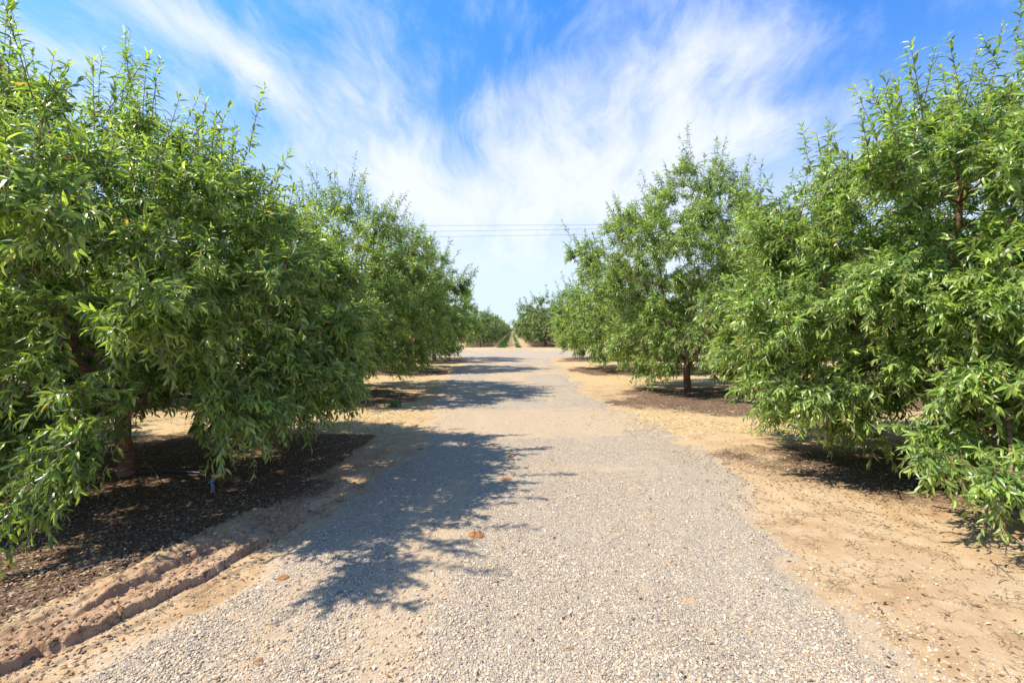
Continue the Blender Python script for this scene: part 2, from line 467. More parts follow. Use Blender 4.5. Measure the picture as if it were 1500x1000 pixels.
o = link('crossing_road', grid_mesh('crossing_road', xr, yr, lambda x, y: road_h(x, y) + .004, dict(sand=f_sand), keep=lambda X, Y: road_mask(X, Y) > .3), mats=[M_GRAVEL]); tag(o, kind='structure')

# ------------------------------------------------------------------ loose gravel, straw, litter
rng = np.random.default_rng(7)
ICO = None
def ico():
    t = (1 + 5 ** .5) / 2
    v = np.array([(-1, t, 0), (1, t, 0), (-1, -t, 0), (1, -t, 0), (0, -1, t), (0, 1, t), (0, -1, -t), (0, 1, -t), (t, 0, -1), (t, 0, 1), (-t, 0, -1), (-t, 0, 1)], float)
    v /= np.linalg.norm(v[0])
    f = [(0, 11, 5), (0, 5, 1), (0, 1, 7), (0, 7, 10), (0, 10, 11), (1, 5, 9), (5, 11, 4), (11, 10, 2), (10, 7, 6), (7, 1, 8), (3, 9, 4), (3, 4, 2), (3, 2, 6), (3, 6, 8), (3, 8, 9), (4, 9, 5), (2, 4, 11), (6, 2, 10), (8, 6, 7), (9, 8, 1)]
    return v, f
def stones(n, ylo, yhi, power, rad, sand_cut, seed, xspan=None, maskf=None):
    r = np.random.default_rng(seed)
    u = r.random(n)
    p = 1 - power
    y = (ylo ** p + u * (yhi ** p - ylo ** p)) ** (1 / p)
    x = (r.random(n) * 2 - 1) * (y * 1.2 + .6)
    m = maskf(x, y)
    k = r.random(n) < m
    x, y = x[k], y[k]; n = len(x)
    v, f = ico()
    V = v[None] * (1 + .22 * r.standard_normal((n, 12, 1)))
    sc = rad * np.exp(np.clip(r.standard_normal(n) * .34, -1, .75))
    V = V * np.stack([sc * (1 + .3 * r.random(n)), sc, sc * (.5 + .3 * r.random(n))], -1)[:, None, :]
    a = r.random(n) * 2 * PI; ca, sa = np.cos(a)[:, None], np.sin(a)[:, None]
    X = V[..., 0] * ca - V[..., 1] * sa; Y = V[..., 0] * sa + V[..., 1] * ca
    z = np.maximum(road_h(x, y), gh2(x, y)) + sc * .25
    P = np.stack([X + x[:, None], Y + y[:, None], V[..., 2] + z[:, None]], -1).reshape(-1, 3)
    return P, f, np.repeat(r.random(n), 12)
def gmask(x, y):
    m = road_mask(x, y); s = f_sand(x, y)
    patch = fbm(x * 1.3, y * 1.3, 71)
    w = sstep(.30, .75, m) * (1 - .80 * np.clip(s, 0, 1)) * (.35 + 1.0 * sstep(.35, .65, patch))
    dd = road_dist(x, y)
    spill = .38 * np.exp(-np.clip(-dd, 0, 9) / .16) * (dd < 0) * (x > -1.5) + .010
    # gravelly shoulder on the right near the shaded hump
    w = np.maximum(w, .35 * np.exp(-((x - 2.7) / .5) ** 2 - ((y - 4.9) / 1.0) ** 2))
    return np.clip(np.maximum(w, spill), 0, 1)
P1, f, r1 = stones(170000, 1.7, 13, 1.9, .0044, 0, 3, maskf=gmask)
P2, f, r2 = stones(9000, 1.7, 9, 1.6, .0070, 0, 4, maskf=gmask)
me = mesh_templ('gravel_stones', np.concatenate([P1, P2]), f, [], 12, dict(rnd=np.concatenate([r1, r2])))
o = link('gravel', me, mats=[M_STONE]); tag(o, 'loose grey and tan gravel stones strewn over the road', 'gravel', kind='stuff')

def cmask(x, y):
    s = interp(BERM, y) - x
    a = 1.0 * np.exp(-((s - .05) / .30) ** 2) * (y < 6) + .30 * sstep(.3, .8, s) * (x < 0) * (y < 7)
    b = .06 * sstep(-.1, .4, -road_dist(x, y)) * (x > 0) * (.3 + 1.4 * sstep(.45, .65, fbm(x * 1.5, y * 1.5, 83)))
    return np.clip(np.maximum(a, b), 0, 1)
P3, f, r3 = stones(42000, 1.8, 12, 1.7, .0058, 0, 5, maskf=cmask)
o = link('soil_crumbs', mesh_templ('soil_crumbs', P3, f, [], 12, dict(rnd=r3)), mats=[simple_mat('soil_crumb', [(0, (.14, .075, .04)), (.35, (.27, .155, .085)), (.75, (.38, .25, .14)), (1, (.46, .34, .22))], bump=0, useattr='rnd', rough=.95, spec=.1)])
tag(o, 'loose crumbs of tan clay scattered by the rut and on bare soil', 'soil crumbs', kind='stuff')

def blades(n, maskf, ylo, yhi, power, length, width, lift, seed, xs_=1.25, xmin=None):
    r = np.random.default_rng(seed)
    u = r.random(n); p = 1 - power
    y = (ylo ** p + u * (yhi ** p - ylo ** p)) ** (1 / p)
    x = (r.random(n) * 2 - 1) * (y * xs_ + .6)
    k = r.random(n) < maskf(x, y)
    x, y = x[k], y[k]; n = len(x)
    z = np.maximum(gh2(x, y), road_h(x, y)) + .002
    a = r.random(n) * 2 * PI
    el = lift * r.random(n)
    d = np.stack([np.cos(a) * np.cos(el), np.sin(a) * np.cos(el), np.sin(el)], -1)
    s = np.stack([-np.sin(a), np.cos(a), (r.random(n) - .5) * .8], -1)
    L = length * (.5 + r.random(n)); W = width * (.6 + .8 * r.random(n))
    b = np.stack([x, y, z], -1)
    V = np.stack([b, b + d * (L * .5)[:, None] + s * (W * .5)[:, None] + [0, 0, .004], b + d * L[:, None] + np.array([0, 0, -.001]), b + d * (L * .5)[:, None] - s * (W * .5)[:, None] + [0, 0, .001]], 1).reshape(-1, 3)
    return V, [(0, 1, 2, 3)], np.repeat(r.random(n), 4)
V, q, rr = blades(90000, lambda x, y: np.clip(f_straw(x, y) * (fbm(x * 1.2, y * 1.2, 81) > .42) * .9 + .02, 0, 1) * (np.abs(x) > 1.2), 6.2, 24, 1.4, .07, .006, .45, 11)
o = link('dry_grass', mesh_templ('dry_grass', V, [], q, 4, dict(rnd=rr)), mats=[M_STRAW]); tag(o, 'pale dry grass stubble on the alleys between tree rows', 'dry grass', kind='stuff')
V, q, rr = blades(120000, lambda x, y: np.clip(f_litter(x, y) * .8 + .01 + .018 * (x > 2) , 0, 1), 2.0, 22, 1.5, .030, .011, .35, 12)
o = link('leaf_litter', mesh_templ('leaf_litter', V, [], q, 4, dict(rnd=rr)), mats=[M_LITTER]); tag(o, 'brown dead leaves and hulls littering the soil under the trees', 'leaf litter', kind='stuff')

# green weeds of the far alley
def weeds_far():
    r = np.random.default_rng(5)
    n = 20000
    y = 42 + (r.random(n) ** 1.6) * 330
    side = r.random(n) < .62
    x = np.where(side, -.98 + r.standard_normal(n) * .20, .60 + r.standard_normal(n) * .10)
    other = r.random(n) < .3
    x = np.where(other, x + 6.6 * r.integers(1, 4, n) * np.where(r.random(n) < .25, -1, 1), x)
    k = fbm(x * .9, y * .5, 91) > np.where(side, .36, .5)
    x, y = x[k], y[k]; n = len(x)
    a = r.random(n) * 2 * PI; el = .4 + r.random(n) * .9
    d = np.stack([np.cos(a) * np.cos(el), np.sin(a) * np.cos(el), np.sin(el)], -1)
    s = np.stack([-np.sin(a), np.cos(a), 0 * a], -1)
    L = .10 + .16 * r.random(n); W = L * .55
    b = np.stack([x, y, gh2(x, y) - .01], -1)
    V = np.stack([b, b + d * (L * .5)[:, None] + s * (W * .5)[:, None], b + d * L[:, None], b + d * (L * .5)[:, None] - s * (W * .5)[:, None]], 1).reshape(-1, 3)
    return V, np.repeat(r.random(n), 4)
V, rr = weeds_far()
o = link('ground_cover', mesh_templ('ground_cover', V, [], [(0, 1, 2, 3)], 4, dict(rnd=rr)), mats=[M_WEED]); tag(o, 'green weeds growing in strips along the far orchard alley', 'weeds', kind='stuff')

# ------------------------------------------------------------------ tubes
def tubes(P, R, sides=5):
    """P (N,m,3) polylines, R (N,m) radii -> V (N*m*sides,3) plus template quads"""
    N, m, _ = P.shape
    T = np.gradient(P, axis=1); T = unit(T)
    ref = np.where(np.abs(T[:, :1, 2:3]) > .9, np.array([1., 0, 0]), np.array([0, 0, 1.]))
    ref = np.broadcast_to(ref, T.shape)
    A = unit(np.cross(T, ref)); B = np.cross(T, A)
    ang = np.arange(sides) * 2 * PI / sides
    V = P[:, :, None, :] + R[:, :, None, None] * (A[:, :, None, :] * np.cos(ang)[None, None, :, None] + B[:, :, None, :] * np.sin(ang)[None, None, :, None])
    Q = [(i * sides + j, i * sides + (j + 1) % sides, (i + 1) * sides + (j + 1) % sides, (i + 1) * sides + j) for i in range(m - 1) for j in range(sides)]
    return V.reshape(-1, 3), np.array(Q), m * sides

class Acc:
    def __init__(s): s.V = []; s.Q = []; s.n = 0
    def add(s, V, Q, nper):
        N = len(V) // nper
        off = s.n + np.arange(N) * nper
        s.Q.append((off[:, None, None] + np.asarray(Q)[None]).reshape(-1, 4)); s.V.append(V); s.n += len(V)
    def mesh(s, name, smooth=True):
        V = np.concatenate(s.V); Q = np.concatenate(s.Q)
        return mesh_np(name, V, Q.reshape(-1), np.arange(len(Q)) * 4, np.full(len(Q), 4), smooth)

def bez(a, b, c, d, m):
    t = np.linspace(0, 1, m)[None, :, None]
    return (1 - t) ** 3 * a[:, None] + 3 * (1 - t) ** 2 * t * b[:, None] + 3 * (1 - t) * t ** 2 * c[:, None] + t ** 3 * d[:, None]

# ------------------------------------------------------------------ leaves
def leaf_mesh(name, base, d, nrm, L, W, tone, rnd, hi=True, droop=.25):
    s = unit(np.cross(d, nrm)); n = unit(np.cross(s, d))
    def pt(t, w, h): return base + d * (t * L)[:, None] + s * (w * W)[:, None] + n * (h * L)[:, None]
    one = np.ones(len(L)); f = .18 * W / L
    if hi:
        P = [pt(0 * one, 0 * one, 0 * one),
             pt(.30 * one, -.45 * one, f - .06 * droop * one), pt(.30 * one, 0 * one, -.06 * droop * one), pt(.30 * one, .45 * one, f - .06 * droop * one),
             pt(.66 * one, -.36 * one, f - .42 * droop * one), pt(.66 * one, 0 * one, -.42 * droop * one), pt(.66 * one, .36 * one, f - .42 * droop * one),
             pt(.98 * one, 0 * one, -1.0 * droop * one)]
        T3 = [(0, 2, 1), (0, 3, 2), (4, 5, 7), (5, 6, 7)]; T4 = [(1, 2, 5, 4), (2, 3, 6, 5)]
        k = 8
    else:
        P = [pt(0 * one, 0 * one, 0 * one), pt(.42 * one, -.46 * one, f), pt(.45 * one, 0 * one, -.12 * droop * one), pt(.42 * one, .46 * one, f), pt(one, 0 * one, -.8 * droop * one)]
        T3 = [(0, 2, 1), (0, 3, 2), (1, 2, 4), (2, 3, 4)]; T4 = []
        k = 5
    V = np.stack(P, 1).reshape(-1, 3)
    return mesh_templ(name, V, T3, T4, k, dict(tone=np.repeat(tone, k), rnd=np.repeat(rnd, k)))

def shoot_leaves(P, r, nleaf, L, W, hang, t0=.08, young=None):
    """P (N,m,3) shoot curves -> leaves along them"""
    N, m, _ = P.shape
    t = (np.arange(nleaf)[None] + r.random((N, nleaf)) * .5) / nleaf
    t = t0 + (1 - t0) * t
    x = t * (m - 1); i = np.minimum(x.astype(int), m - 2); fr = (x - i)[..., None]
    idx = np.arange(N)[:, None]
    base = P[idx, i] * (1 - fr) + P[idx, i + 1] * fr
    T = unit(P[idx, i + 1] - P[idx, i])
    ref = np.where(np.abs(T[..., 2:3]) > .9, np.array([1., 0, 0]), np.array([0, 0, 1.]))
    A = unit(np.cross(T, ref)); B = np.cross(T, A)
    ph = (np.arange(nleaf)[None] * 2.399 + r.random((N, 1)) * 6.28 + r.random((N, nleaf)) * .8)[..., None]
    rad = A * np.cos(ph) + B * np.sin(ph)
    al = (.95 - .45 * t + .25 * r.standard_normal((N, nleaf)))[..., None]      # angle from the stem
    d = T * np.cos(al) + rad * np.sin(al)
    d = d + np.array([0, 0, -1.]) * (.08 + hang + .34 * r.random((N, nleaf)))[..., None]
    d = unit(d)
    nrm = unit(T * .7 + np.array([0, 0, .55]) + r.standard_normal((N, nleaf, 3)) * .40)
    nrm = unit(nrm - d * (nrm * d).sum(-1, keepdims=True))
    size = (.55 + .72 * r.random((N, nleaf))) * (1 - .30 * sstep(.75, 1.0, t))
    tone = np.clip(.12 + .55 * sstep(.35, 1, t) + .3 * r.standard_normal((N, nleaf)) * .5 + (0 if young is None else young[:, None]), 0, 1)
    return [a.reshape(-1, *a.shape[2:]) for a in (base, d, nrm, L * size, W * size * (.85 + .3 * r.random((N, nleaf))), tone, r.random((N, nleaf)))]

# ------------------------------------------------------------------ tree
def make_tree(name, seed, prof, n_clump, shoots_per, nleaf, L=.095, W=.024, hi=True, shift=None, whips=60, trunk_r=.105, fork=.75,
              shoot_len=.30, mat=None, lobes=.16, trunk_lean=(0, 0), extra=None, cull=None, sides=5, under=.35, airy=.38):
    """prof: [(z, r)] outline of the crown; shift: [(z, dx, dy)] drift of its axis. Returns meshes (trunk, crown)."""
    r = np.random.default_rng(seed)
    prof = np.array(prof, float)
    shift = np.array(shift if shift is not None else [(0, 0, 0), (6, 0, 0)], float)
    zlo, zhi = prof[0, 0], prof[-1, 0]
    R = lambda z: np.interp(z, prof[:, 0], prof[:, 1])
    SX = lambda z: np.interp(z, shift[:, 0], shift[:, 1]); SY = lambda z: np.interp(z, shift[:, 0], shift[:, 2])
    lob = lambda th, z: 1 + lobes * 2.6 * (vnoise(th * 1.6 + 20, z * 1.3 + seed, seed) * .5 + vnoise(th * 4.1 + 50, z * 2.6, seed + 3) * .5 - .5)
    # clump centres by dart throwing
    C = []
    tries = 0
    rmin = (1.15 * np.pi * np.trapz(R(np.linspace(zlo, zhi, 60)) ** 2, np.linspace(zlo, zhi, 60)) / n_clump) ** (1 / 3) * .62
    cand = 30000
    z = zlo + (zhi - zlo) * r.random(cand)
    w = (R(z) / prof[:, 1].max()) ** 1.5
    z = z[r.random(cand) < w]
    th = r.random(len(z)) * 2 * PI
    q = r.random(len(z)) ** .36
    th_n = np.abs(((th / PI + 1) % 2) - 1) * PI       # continuous round the circle
    rr = R(z) * lob(th_n + np.where(th > PI, 7, 0) * 0, z) * q
    ok = (q > .30) | (z > .6 * zhi)
    # hollow underneath near the trunk
    ok &= ~((z < fork + under) & (rr < .42 * R(z)))
    z, th, rr, q = z[ok], th[ok], rr[ok], q[ok]
    pts = np.stack([SX(z) + rr * np.cos(th), SY(z) + rr * np.sin(th), z], -1)
    pts = pts[pts[:, 2] > .25]
    keep = np.zeros((0, 3))
    for p in pts:
        if len(keep) == 0 or ((keep - p) ** 2).sum(1).min() > rmin * rmin:
            keep = np.vstack([keep, p])
            if len(keep) >= n_clump: break
    C = keep
    if cull is not None:
        C = C[cull(C - [0, 0, .25], r)]
    if extra is not None:
        C = np.vstack([C, np.array(extra, float)])
    ax = np.stack([SX(C[:, 2]), SY(C[:, 2]), C[:, 2] * 0], -1)
    outw = C * [1, 1, 0] - ax; rad = np.linalg.norm(outw, axis=1) / np.maximum(R(C[:, 2]), .2); outw = unit(outw)
    hz = (C[:, 2] - zlo) / (zhi - zlo)
    acc = Acc()
    # trunk
    m = 9
    tz = np.linspace(0, 1, m)
    fk = np.array([trunk_lean[0], trunk_lean[1], fork])
    TP = np.stack([fk[0] * tz + .015 * np.sin(tz * 5 + seed), fk[1] * tz + .012 * np.cos(tz * 4 + seed), -.12 + (fork + .12) * tz], -1)
    TR = trunk_r * (1 + .30 * np.exp(-tz * 7) - .08 * tz + .12 * (tz > .95))
    V, Q, k = tubes(TP[None], TR[None], 14)
    V = V + .006 * r.standard_normal(V.shape)
    acc.add(V, Q, k)
    # scaffolds
    ns = 6
    sa = (np.arange(ns) + .35 * r.random(ns)) * 2 * PI / ns + r.random() * 6
    ez = zlo + (zhi - zlo) * (.60 + .25 * r.random(ns)); er = R(ez) * (.50 + .2 * r.random(ns))
    ez[::3] = zlo + (zhi - zlo) * .42; er[::3] = R(ez[::3]) * .72
    E = np.stack([SX(ez) + er * np.cos(sa), SY(ez) + er * np.sin(sa), ez], -1)
    A0 = np.tile(TP[-1] - [0, 0, .10], (ns, 1)) + np.stack([np.cos(sa), np.sin(sa), sa * 0], -1) * trunk_r * .35 + np.array([0, 0, 1]) * (r.random(ns) * .10)[:, None]
    B0 = A0 + np.stack([np.cos(sa) * .35, np.sin(sa) * .35, .42 + 0 * sa], -1)
    C0 = E - np.stack([np.cos(sa) * .15, np.sin(sa) * .15, .8 + 0 * sa], -1) * (E[:, 2:3] - fork) * .4
    SP = bez(A0, B0, C0, E, 14)
    SP[:, 2:-1] += .035 * r.standard_normal((ns, 11, 3))
    SRr = trunk_r * .62 * (1 - np.linspace(0, 1, 14)[None] ** .9 * .80) * np.ones((ns, 1))
    V, Q, k = tubes(SP, SRr, 8); acc.add(V, Q, k)
    # secondary branches to k-means-like nodes
    nk = max(10, len(C) // 7)
    K = C[r.choice(len(C), nk, replace=False)].copy()
    for _ in range(4):
        a = ((C[:, None] - K[None]) ** 2).sum(-1).argmin(1)
        for j in range(nk):
            if (a == j).any(): K[j] = C[a == j].mean(0)
    K = K + (ax[0] * 0)
    K[:, 2] -= .12
    SF = SP[:, 2:].reshape(-1, 3)
    D = ((K[:, None] - SF[None]) ** 2).sum(-1) + 1.3 * np.maximum(SF[None, :, 2] - K[:, None, 2] + .15, 0) ** 2
    j0 = D.argmin(1); S0 = SF[j0]; r0 = SRr[:, 2:].reshape(-1)[j0]
    dv = K - S0
    ln = np.linalg.norm(dv, axis=1, keepdims=True)
    KP = bez(S0, S0 + dv * .33 + np.array([0, 0, .12]) * ln, S0 + dv * .7 + np.array([0, 0, .16]) * ln, K, 8)
    KP[:, 1:-1] += .02 * r.standard_normal((nk, 6, 3))
    kr0 = np.minimum(r0 * .7, .012 + .012 * ln[:, 0])
    KR = kr0[:, None] * (1 - np.linspace(0, 1, 8)[None] * .6)
    V, Q, k = tubes(KP, KR, 6); acc.add(V, Q, k)
    # tertiary: to each clump
    KF = KP[:, 3:].reshape(-1, 3)
    D = ((C[:, None] - KF[None]) ** 2).sum(-1)
    j1 = D.argmin(1); S1 = KF[j1]; dv = C - S1; ln = np.linalg.norm(dv, axis=1, keepdims=True)
    CPp = bez(S1, S1 + dv * .4 + np.array([0, 0, .10]) * ln, S1 + dv * .75 + np.array([0, 0, .08]) * ln, C, 6)
    CR = np.linspace(.0085, .004, 6)[None] * np.ones((len(C), 1))
    V, Q, k = tubes(CPp, CR, 4); acc.add(V, Q, k)
    # shoots
    n = len(C) * shoots_per
    ci = np.repeat(np.arange(len(C)), shoots_per)
    st_t = r.random(n) ** .7 * 5; si = np.minimum(st_t.astype(int), 4); fr = (st_t - si)[:, None]
    st = CPp[ci, si] * (1 - fr) + CPp[ci, si + 1] * fr
    H = hz[ci]
    elev = -.25 + 1.15 * H
    base_d = outw[ci] * (.9 - .45 * H)[:, None] + np.array([0, 0, 1.]) * elev[:, None]
    d0 = unit(base_d + r.standard_normal((n, 3)) * .62)
    sl = shoot_len * (.55 + .9 * r.random(n)) * np.where(rad[ci] < .6, .8, 1.0)
    sag = (.55 * (1 - H) + .10) * sl
    e1 = st + d0 * (sl * .5)[:, None] - np.array([0, 0, 1.]) * (sag * .12)[:, None]
    e2 = st + d0 * sl[:, None] - np.array([0, 0, 1.]) * (sag * .65)[:, None]
    ms = 4
    t = np.linspace(0, 1, ms)[None, :, None]
    SH = (1 - t) ** 2 * st[:, None] + 2 * (1 - t) * t * e1[:, None] + t ** 2 * e2[:, None]
    SH[..., 2] = np.maximum(SH[..., 2], .12)
    young = .25 * (r.random(n) < .25) - .12 * (rad[ci] < .6)
    ka = r.random(n) > airy * sstep(.35, .95, H) + .12
    SH = SH[ka]; young = young[ka]
    if cull is not None:
        kk = cull(SH[:, -1], r); SH = SH[kk]; young = young[kk]
    V, Q, k = tubes(SH, np.linspace(.0032, .0014, ms)[None] * np.ones((len(SH), 1)), 3); acc.add(V, Q, k)
    leaves = [shoot_leaves(SH, r, nleaf, L, W, 0, young=young)]
    # whips: long upright one-year shoots above the crown
    if whips:
        cand = np.where(hz > .42)[0]
        pz = (hz[cand] ** 2) * np.clip(rad[cand], .35, 1)
        wi = r.choice(cand, whips, p=pz / pz.sum())
        st = C[wi] + r.standard_normal((whips, 3)) * .12
        wl = (.35 + .45 * r.random(whips)) * (.6 + .55 * hz[wi])
        d0 = unit(outw[wi] * (.42 * rad[wi] * (1.25 - hz[wi]))[:, None] + np.array([0, 0, 1.]) + r.standard_normal((whips, 3)) * .16)
        e1 = st + d0 * (wl * .5)[:, None]; e2 = st + d0 * wl[:, None] + outw[wi] * (wl * .10)[:, None]
        t = np.linspace(0, 1, 6)[None, :, None]
        WH = (1 - t) ** 2 * st[:, None] + 2 * (1 - t) * t * e1[:, None] + t ** 2 * e2[:, None]
        V, Q, k = tubes(WH, np.linspace(.0055, .0016, 6)[None] * np.ones((whips, 1)), 4); acc.add(V, Q, k)
        leaves.append(shoot_leaves(WH, r, int(nleaf * 2.3), L * 1.15, W * 1.15, .24, t0=.03, young=np.full(whips, -.05)))
    A = [np.concatenate([l[i] for l in leaves]) for i in range(7)]
    ok = A[0][:, 2] > .10
    A = [a[ok] for a in A]
    return acc.mesh(name + '_wood'), leaf_mesh(name + '_leaves', *A, hi=hi), C

def add_tree(name, meshes, loc, rz, label, group, mat=M_LEAF, scale=1.0, cat='tree'):
    root = thing(name, label, cat, loc, rz, group)
    root.scale = (scale,) * 3
    a = link('trunk', meshes[0], root, [M_BARK]); b = link('crown', meshes[1], root, [mat])
    return root

GRP = 'almond trees in rows beside the gravel road'
def gz(x, y): return float(gh2(np.array([x]), np.array([y]))[0]) - .01

# left nearest tree
LX, RX = -4.15, 4.66
def t1_window(E, r):
    # the side of the skirt that was pruned, where the trunk stands open
    u = np.array([4.15, -5.0]) / np.hypot(4.15, 5.0)
    al = E[:, 0] * u[0] + E[:, 1] * u[1]; ac = E[:, 0] * u[1] * -1 + E[:, 1] * u[0]
    win = (ac > -.10) & (ac < .46) & (al > -.1) & (E[:, 2] < .60 + .19 * np.clip(al, 0, 3))
    thin = (E[:, 1] < -1.85) & (E[:, 0] < 1.05) & (E[:, 2] > .6) & (r.random(len(E)) < .92)
    return ~(win | thin)
T1 = make_tree('tree_a', 101, [(.50, 1.5), (.8, 2.25), (1.4, 2.50), (2.1, 2.40), (2.8, 1.95), (3.3, 1.55), (3.75, 1.05), (4.1, .5)],
               680, 20, 17, L=.092, W=.0245, hi=True, shift=[(0, 0, .25), (1.5, 0, .25), (3.0, -.15, 0), (4.3, -1.0, .20)], whips=230, lobes=.12, trunk_r=.075, under=.0,
               extra=[(.78, -1.9, .40),  (.95, -1.6, .58), (1.1, -1.5, .75), (1.3, -1.4, .95), (-.5, -.9, .85), (.15, -.7, 1.0), (-.15, -1.2, .95), (1.3, -.5, .8), (1.5, -.8, .75), (.95, -.9, .85), (1.2, -1.25, .8), (.75, -.5, .95), (1.9, -.3, .8), (2.1, .3, .85), (1.15, -2.2, 2.8), (1.35, -2.1, 2.45), (1.55, -2.2, 2.15), (1.12, -2.35, 2.5), (1.75, -1.9, 1.9), (1.3, -2.4, 2.2), (1.1, -1.9, 3.1)], cull=t1_window)
T1R = add_tree('almond_tree', T1, (LX, 4.88, gz(LX, 4.88) - .02), 0, 'nearest tree on the left, reddish trunk showing beside a small sprinkler stake', GRP)
R1 = make_tree('tree_b', 202, [(.40, 1.5), (.8, 2.1), (1.4, 2.4), (2.2, 2.55), (3.0, 2.35), (3.5, 1.9), (3.95, 1.3), (4.3, .8), (4.6, .35)],
               700, 20, 17, L=.092, W=.0245, hi=True, shift=[(0, 0, 0), (2, .15, -.1), (3.2, .35, -.1), (4.6, 1.15, -.1)], whips=240, lobes=.14, trunk_r=.09, under=.0,
               extra=[(-1.2, -2.2, .55), (-.8, -2.35, .5), (-.4, -2.35, .6), (-1.0, -2.0, .75), (-2.5, -.5, .95), (-2.2, -.7, 1.05), (-.6, -1.0, .6), (-.8, -.7, .55), (-.45, -.9, .8), (-.9, -1.2, .65), (-.5, -1.4, .6), (-1.6, -2.1, .6), (-1.3, -2.35, .5), (-1.1, -1.9, .55), (-.7, -1.9, .5), (-.3, -2.0, .6), (-1.8, -1.7, .65), (-1.5, -1.5, .6), (-1.0, -2.5, .42), (-.6, -2.7, .45), (0, -2.2, .55), (-1.25, -1.3, 1.5), (-1.0, -1.0, 1.3), (-.8, -.8, 1.65), (-1.45, -1.5, 1.7), (-.95, -.75, 1.9), (-1.1, -1.2, 1.75), (-.9, -1.3, 1.2), (-1.0, -1.6, 1.6), (-.6, -1.5, 1.4), (-1.2, -1.2, 1.9), (-.7, -1.7, 1.9), (-.3, -1.5, 1.1), (-.9, -1.9, 1.3), (-1.4, -1.6, 1.2), (-.5, -1.2, .9)])
R1R = add_tree('almond_tree', R1, (RX + .34, 5.3, gz(RX, 5.3)), 0, 'nearest and largest looking tree on the right, boughs drooping over a black hose', GRP)
def almonds(root, C, toward, n, seed):
    r = np.random.default_rng(seed)
    v, f = ico()
    # rounder hull: one subdivision
    V = [tuple(p) for p in v]; mid = {}; F2 = []
    def m_(a, b):
        k = (min(a, b), max(a, b))
        if k not in mid:
            p = (v[a] + v[b]); p /= np.linalg.norm(p); mid[k] = len(V); V.append(tuple(p))
        return mid[k]
    for a, b, c in f:
        ab, bc, ca = m_(a, b), m_(b, c), m_(c, a)
        F2 += [(a, ab, ca), (b, bc, ab), (c, ca, bc), (ab, bc, ca)]
    V = np.array(V) * [.0135, .011, .019]
    V[:, 0] *= 1 - 12 * V[:, 2]
    me = mesh_templ('almond', V, F2, [], len(V), smooth=True)
    me.materials.append(M_ALMOND)
    d = C @ np.array(toward)
    cand = np.argsort(-d)[:len(C) // 3]
    for i in range(n):
        p = C[r.choice(cand)] + r.normal(size=3) * .06 + np.array(toward) * .10
        for k in range(r.integers(1, 4)):
            q = p + r.normal(size=3) * .035
            o = link('almond', me, root); o.location = q; o.rotation_euler = tuple(r.normal(size=3) * .5)
            o.scale = (1 + .15 * r.normal(),) * 3
almonds(T1R, T1[2], (.62, -.78, .1), 26, 1)
almonds(R1R, R1[2], (-.60, -.80, .1), 26, 2)
L2 = make_tree('tree_c', 303, [(.45, 1.3), (.9, 2.2), (1.8, 2.65), (2.8, 2.55), (3.6, 2.05), (4.2, 1.45), (4.7, .85), (5.0, .4)],
               480, 17, 13, L=.108, W=.029, hi=False, whips=190, lobes=.16)
add_tree('almond_tree', L2, (LX, 11.5, gz(LX, 11.5)), 0, 'second tree from the camera on the left, bright green crown behind the nearest one', GRP)
def r2_window(E, r):
    u = np.array([-4.66, -12.1]) / np.hypot(4.66, 12.1)
    al = E[:, 0] * u[0] + E[:, 1] * u[1]; ac = E[:, 0] * u[1] * -1 + E[:, 1] * u[0]
    return ~((np.abs(ac) < .22) & (al > -.3) & (E[:, 2] < .72 + .05 * np.clip(al, 0, 3)))
R2 = make_tree('tree_d', 404, [(.35, 1.0), (.9, 1.9), (1.8, 2.3), (2.8, 2.4), (3.8, 2.5), (4.5, 2.1), (5.1, 1.5), (5.7, .85), (6.2, .35)],
               500, 18, 12, L=.115, W=.032, hi=False, shift=[(0, 0, 0), (2, -.1, 0), (4, -.2, 0), (6.5, .5, 0)], whips=170, lobes=.24, cull=r2_window, airy=.35, trunk_r=.09, under=.1)
add_tree('almond_tree', R2, (RX, 12.1, gz(RX, 12.1)), 0, 'tall tree with bare straight trunk in the open, second on the right', GRP)
L3 = make_tree('tree_e', 505, [(.45, 1.2), (.9, 2.1), (1.8, 2.3), (2.8, 2.3), (3.7, 2.0), (4.5, 1.5), (5.1, .8), (5.5, .4)],
               330, 13, 11, L=.135, W=.040, hi=False, whips=130, lobes=.26, extra=[(2.0, 0, 3.35), (2.3, .1, 3.6), (1.75, -.1, 3.1), (2.15, 0, 3.0), (2.45, .05, 3.75), (1.5, 0, 3.4)])
add_tree('almond_tree', L3, (LX, 18.4, gz(LX, 18.4)), 0, 'dark ragged tree with a side branch against the sky, third on the left', GRP)
R3 = make_tree('tree_f', 606, [(.35, 1.2), (.9, 2.5), (1.8, 3.0), (2.8, 2.75), (3.6, 2.0), (4.2, 1.0), (4.5, .4)],
               330, 13, 11, L=.135, W=.040, hi=False, whips=40, lobes=.14)
add_tree('almond_tree', R3, (RX, 18.7, gz(RX, 18.7)), .3, 'low broad rounded tree, third on the right beyond the tall one', GRP)
V1 = make_tree('tree_g', 707, [(.45, 1.2), (.9, 2.1), (1.8, 2.55), (2.8, 2.5), (3.6, 1.9), (4.2, 1.2), (4.6, .4)],
               240, 12, 10, L=.15, W=.048, hi=False, whips=40, lobes=.17)
V2 = make_tree('tree_h', 808, [(.45, 1.1), (.9, 2.1), (1.8, 2.5), (2.8, 2.4), (3.8, 1.9), (4.5, 1.2), (5.0, .4)],
               240, 12, 10, L=.15, W=.048, hi=False, whips=40, lobes=.2)
add_tree('almond_tree', V1, (LX, 24.3, gz(LX, 24.3)), 1.0, 'last tree on the left before the crossing lane, low branch touching the ground', GRP, scale=1.05)
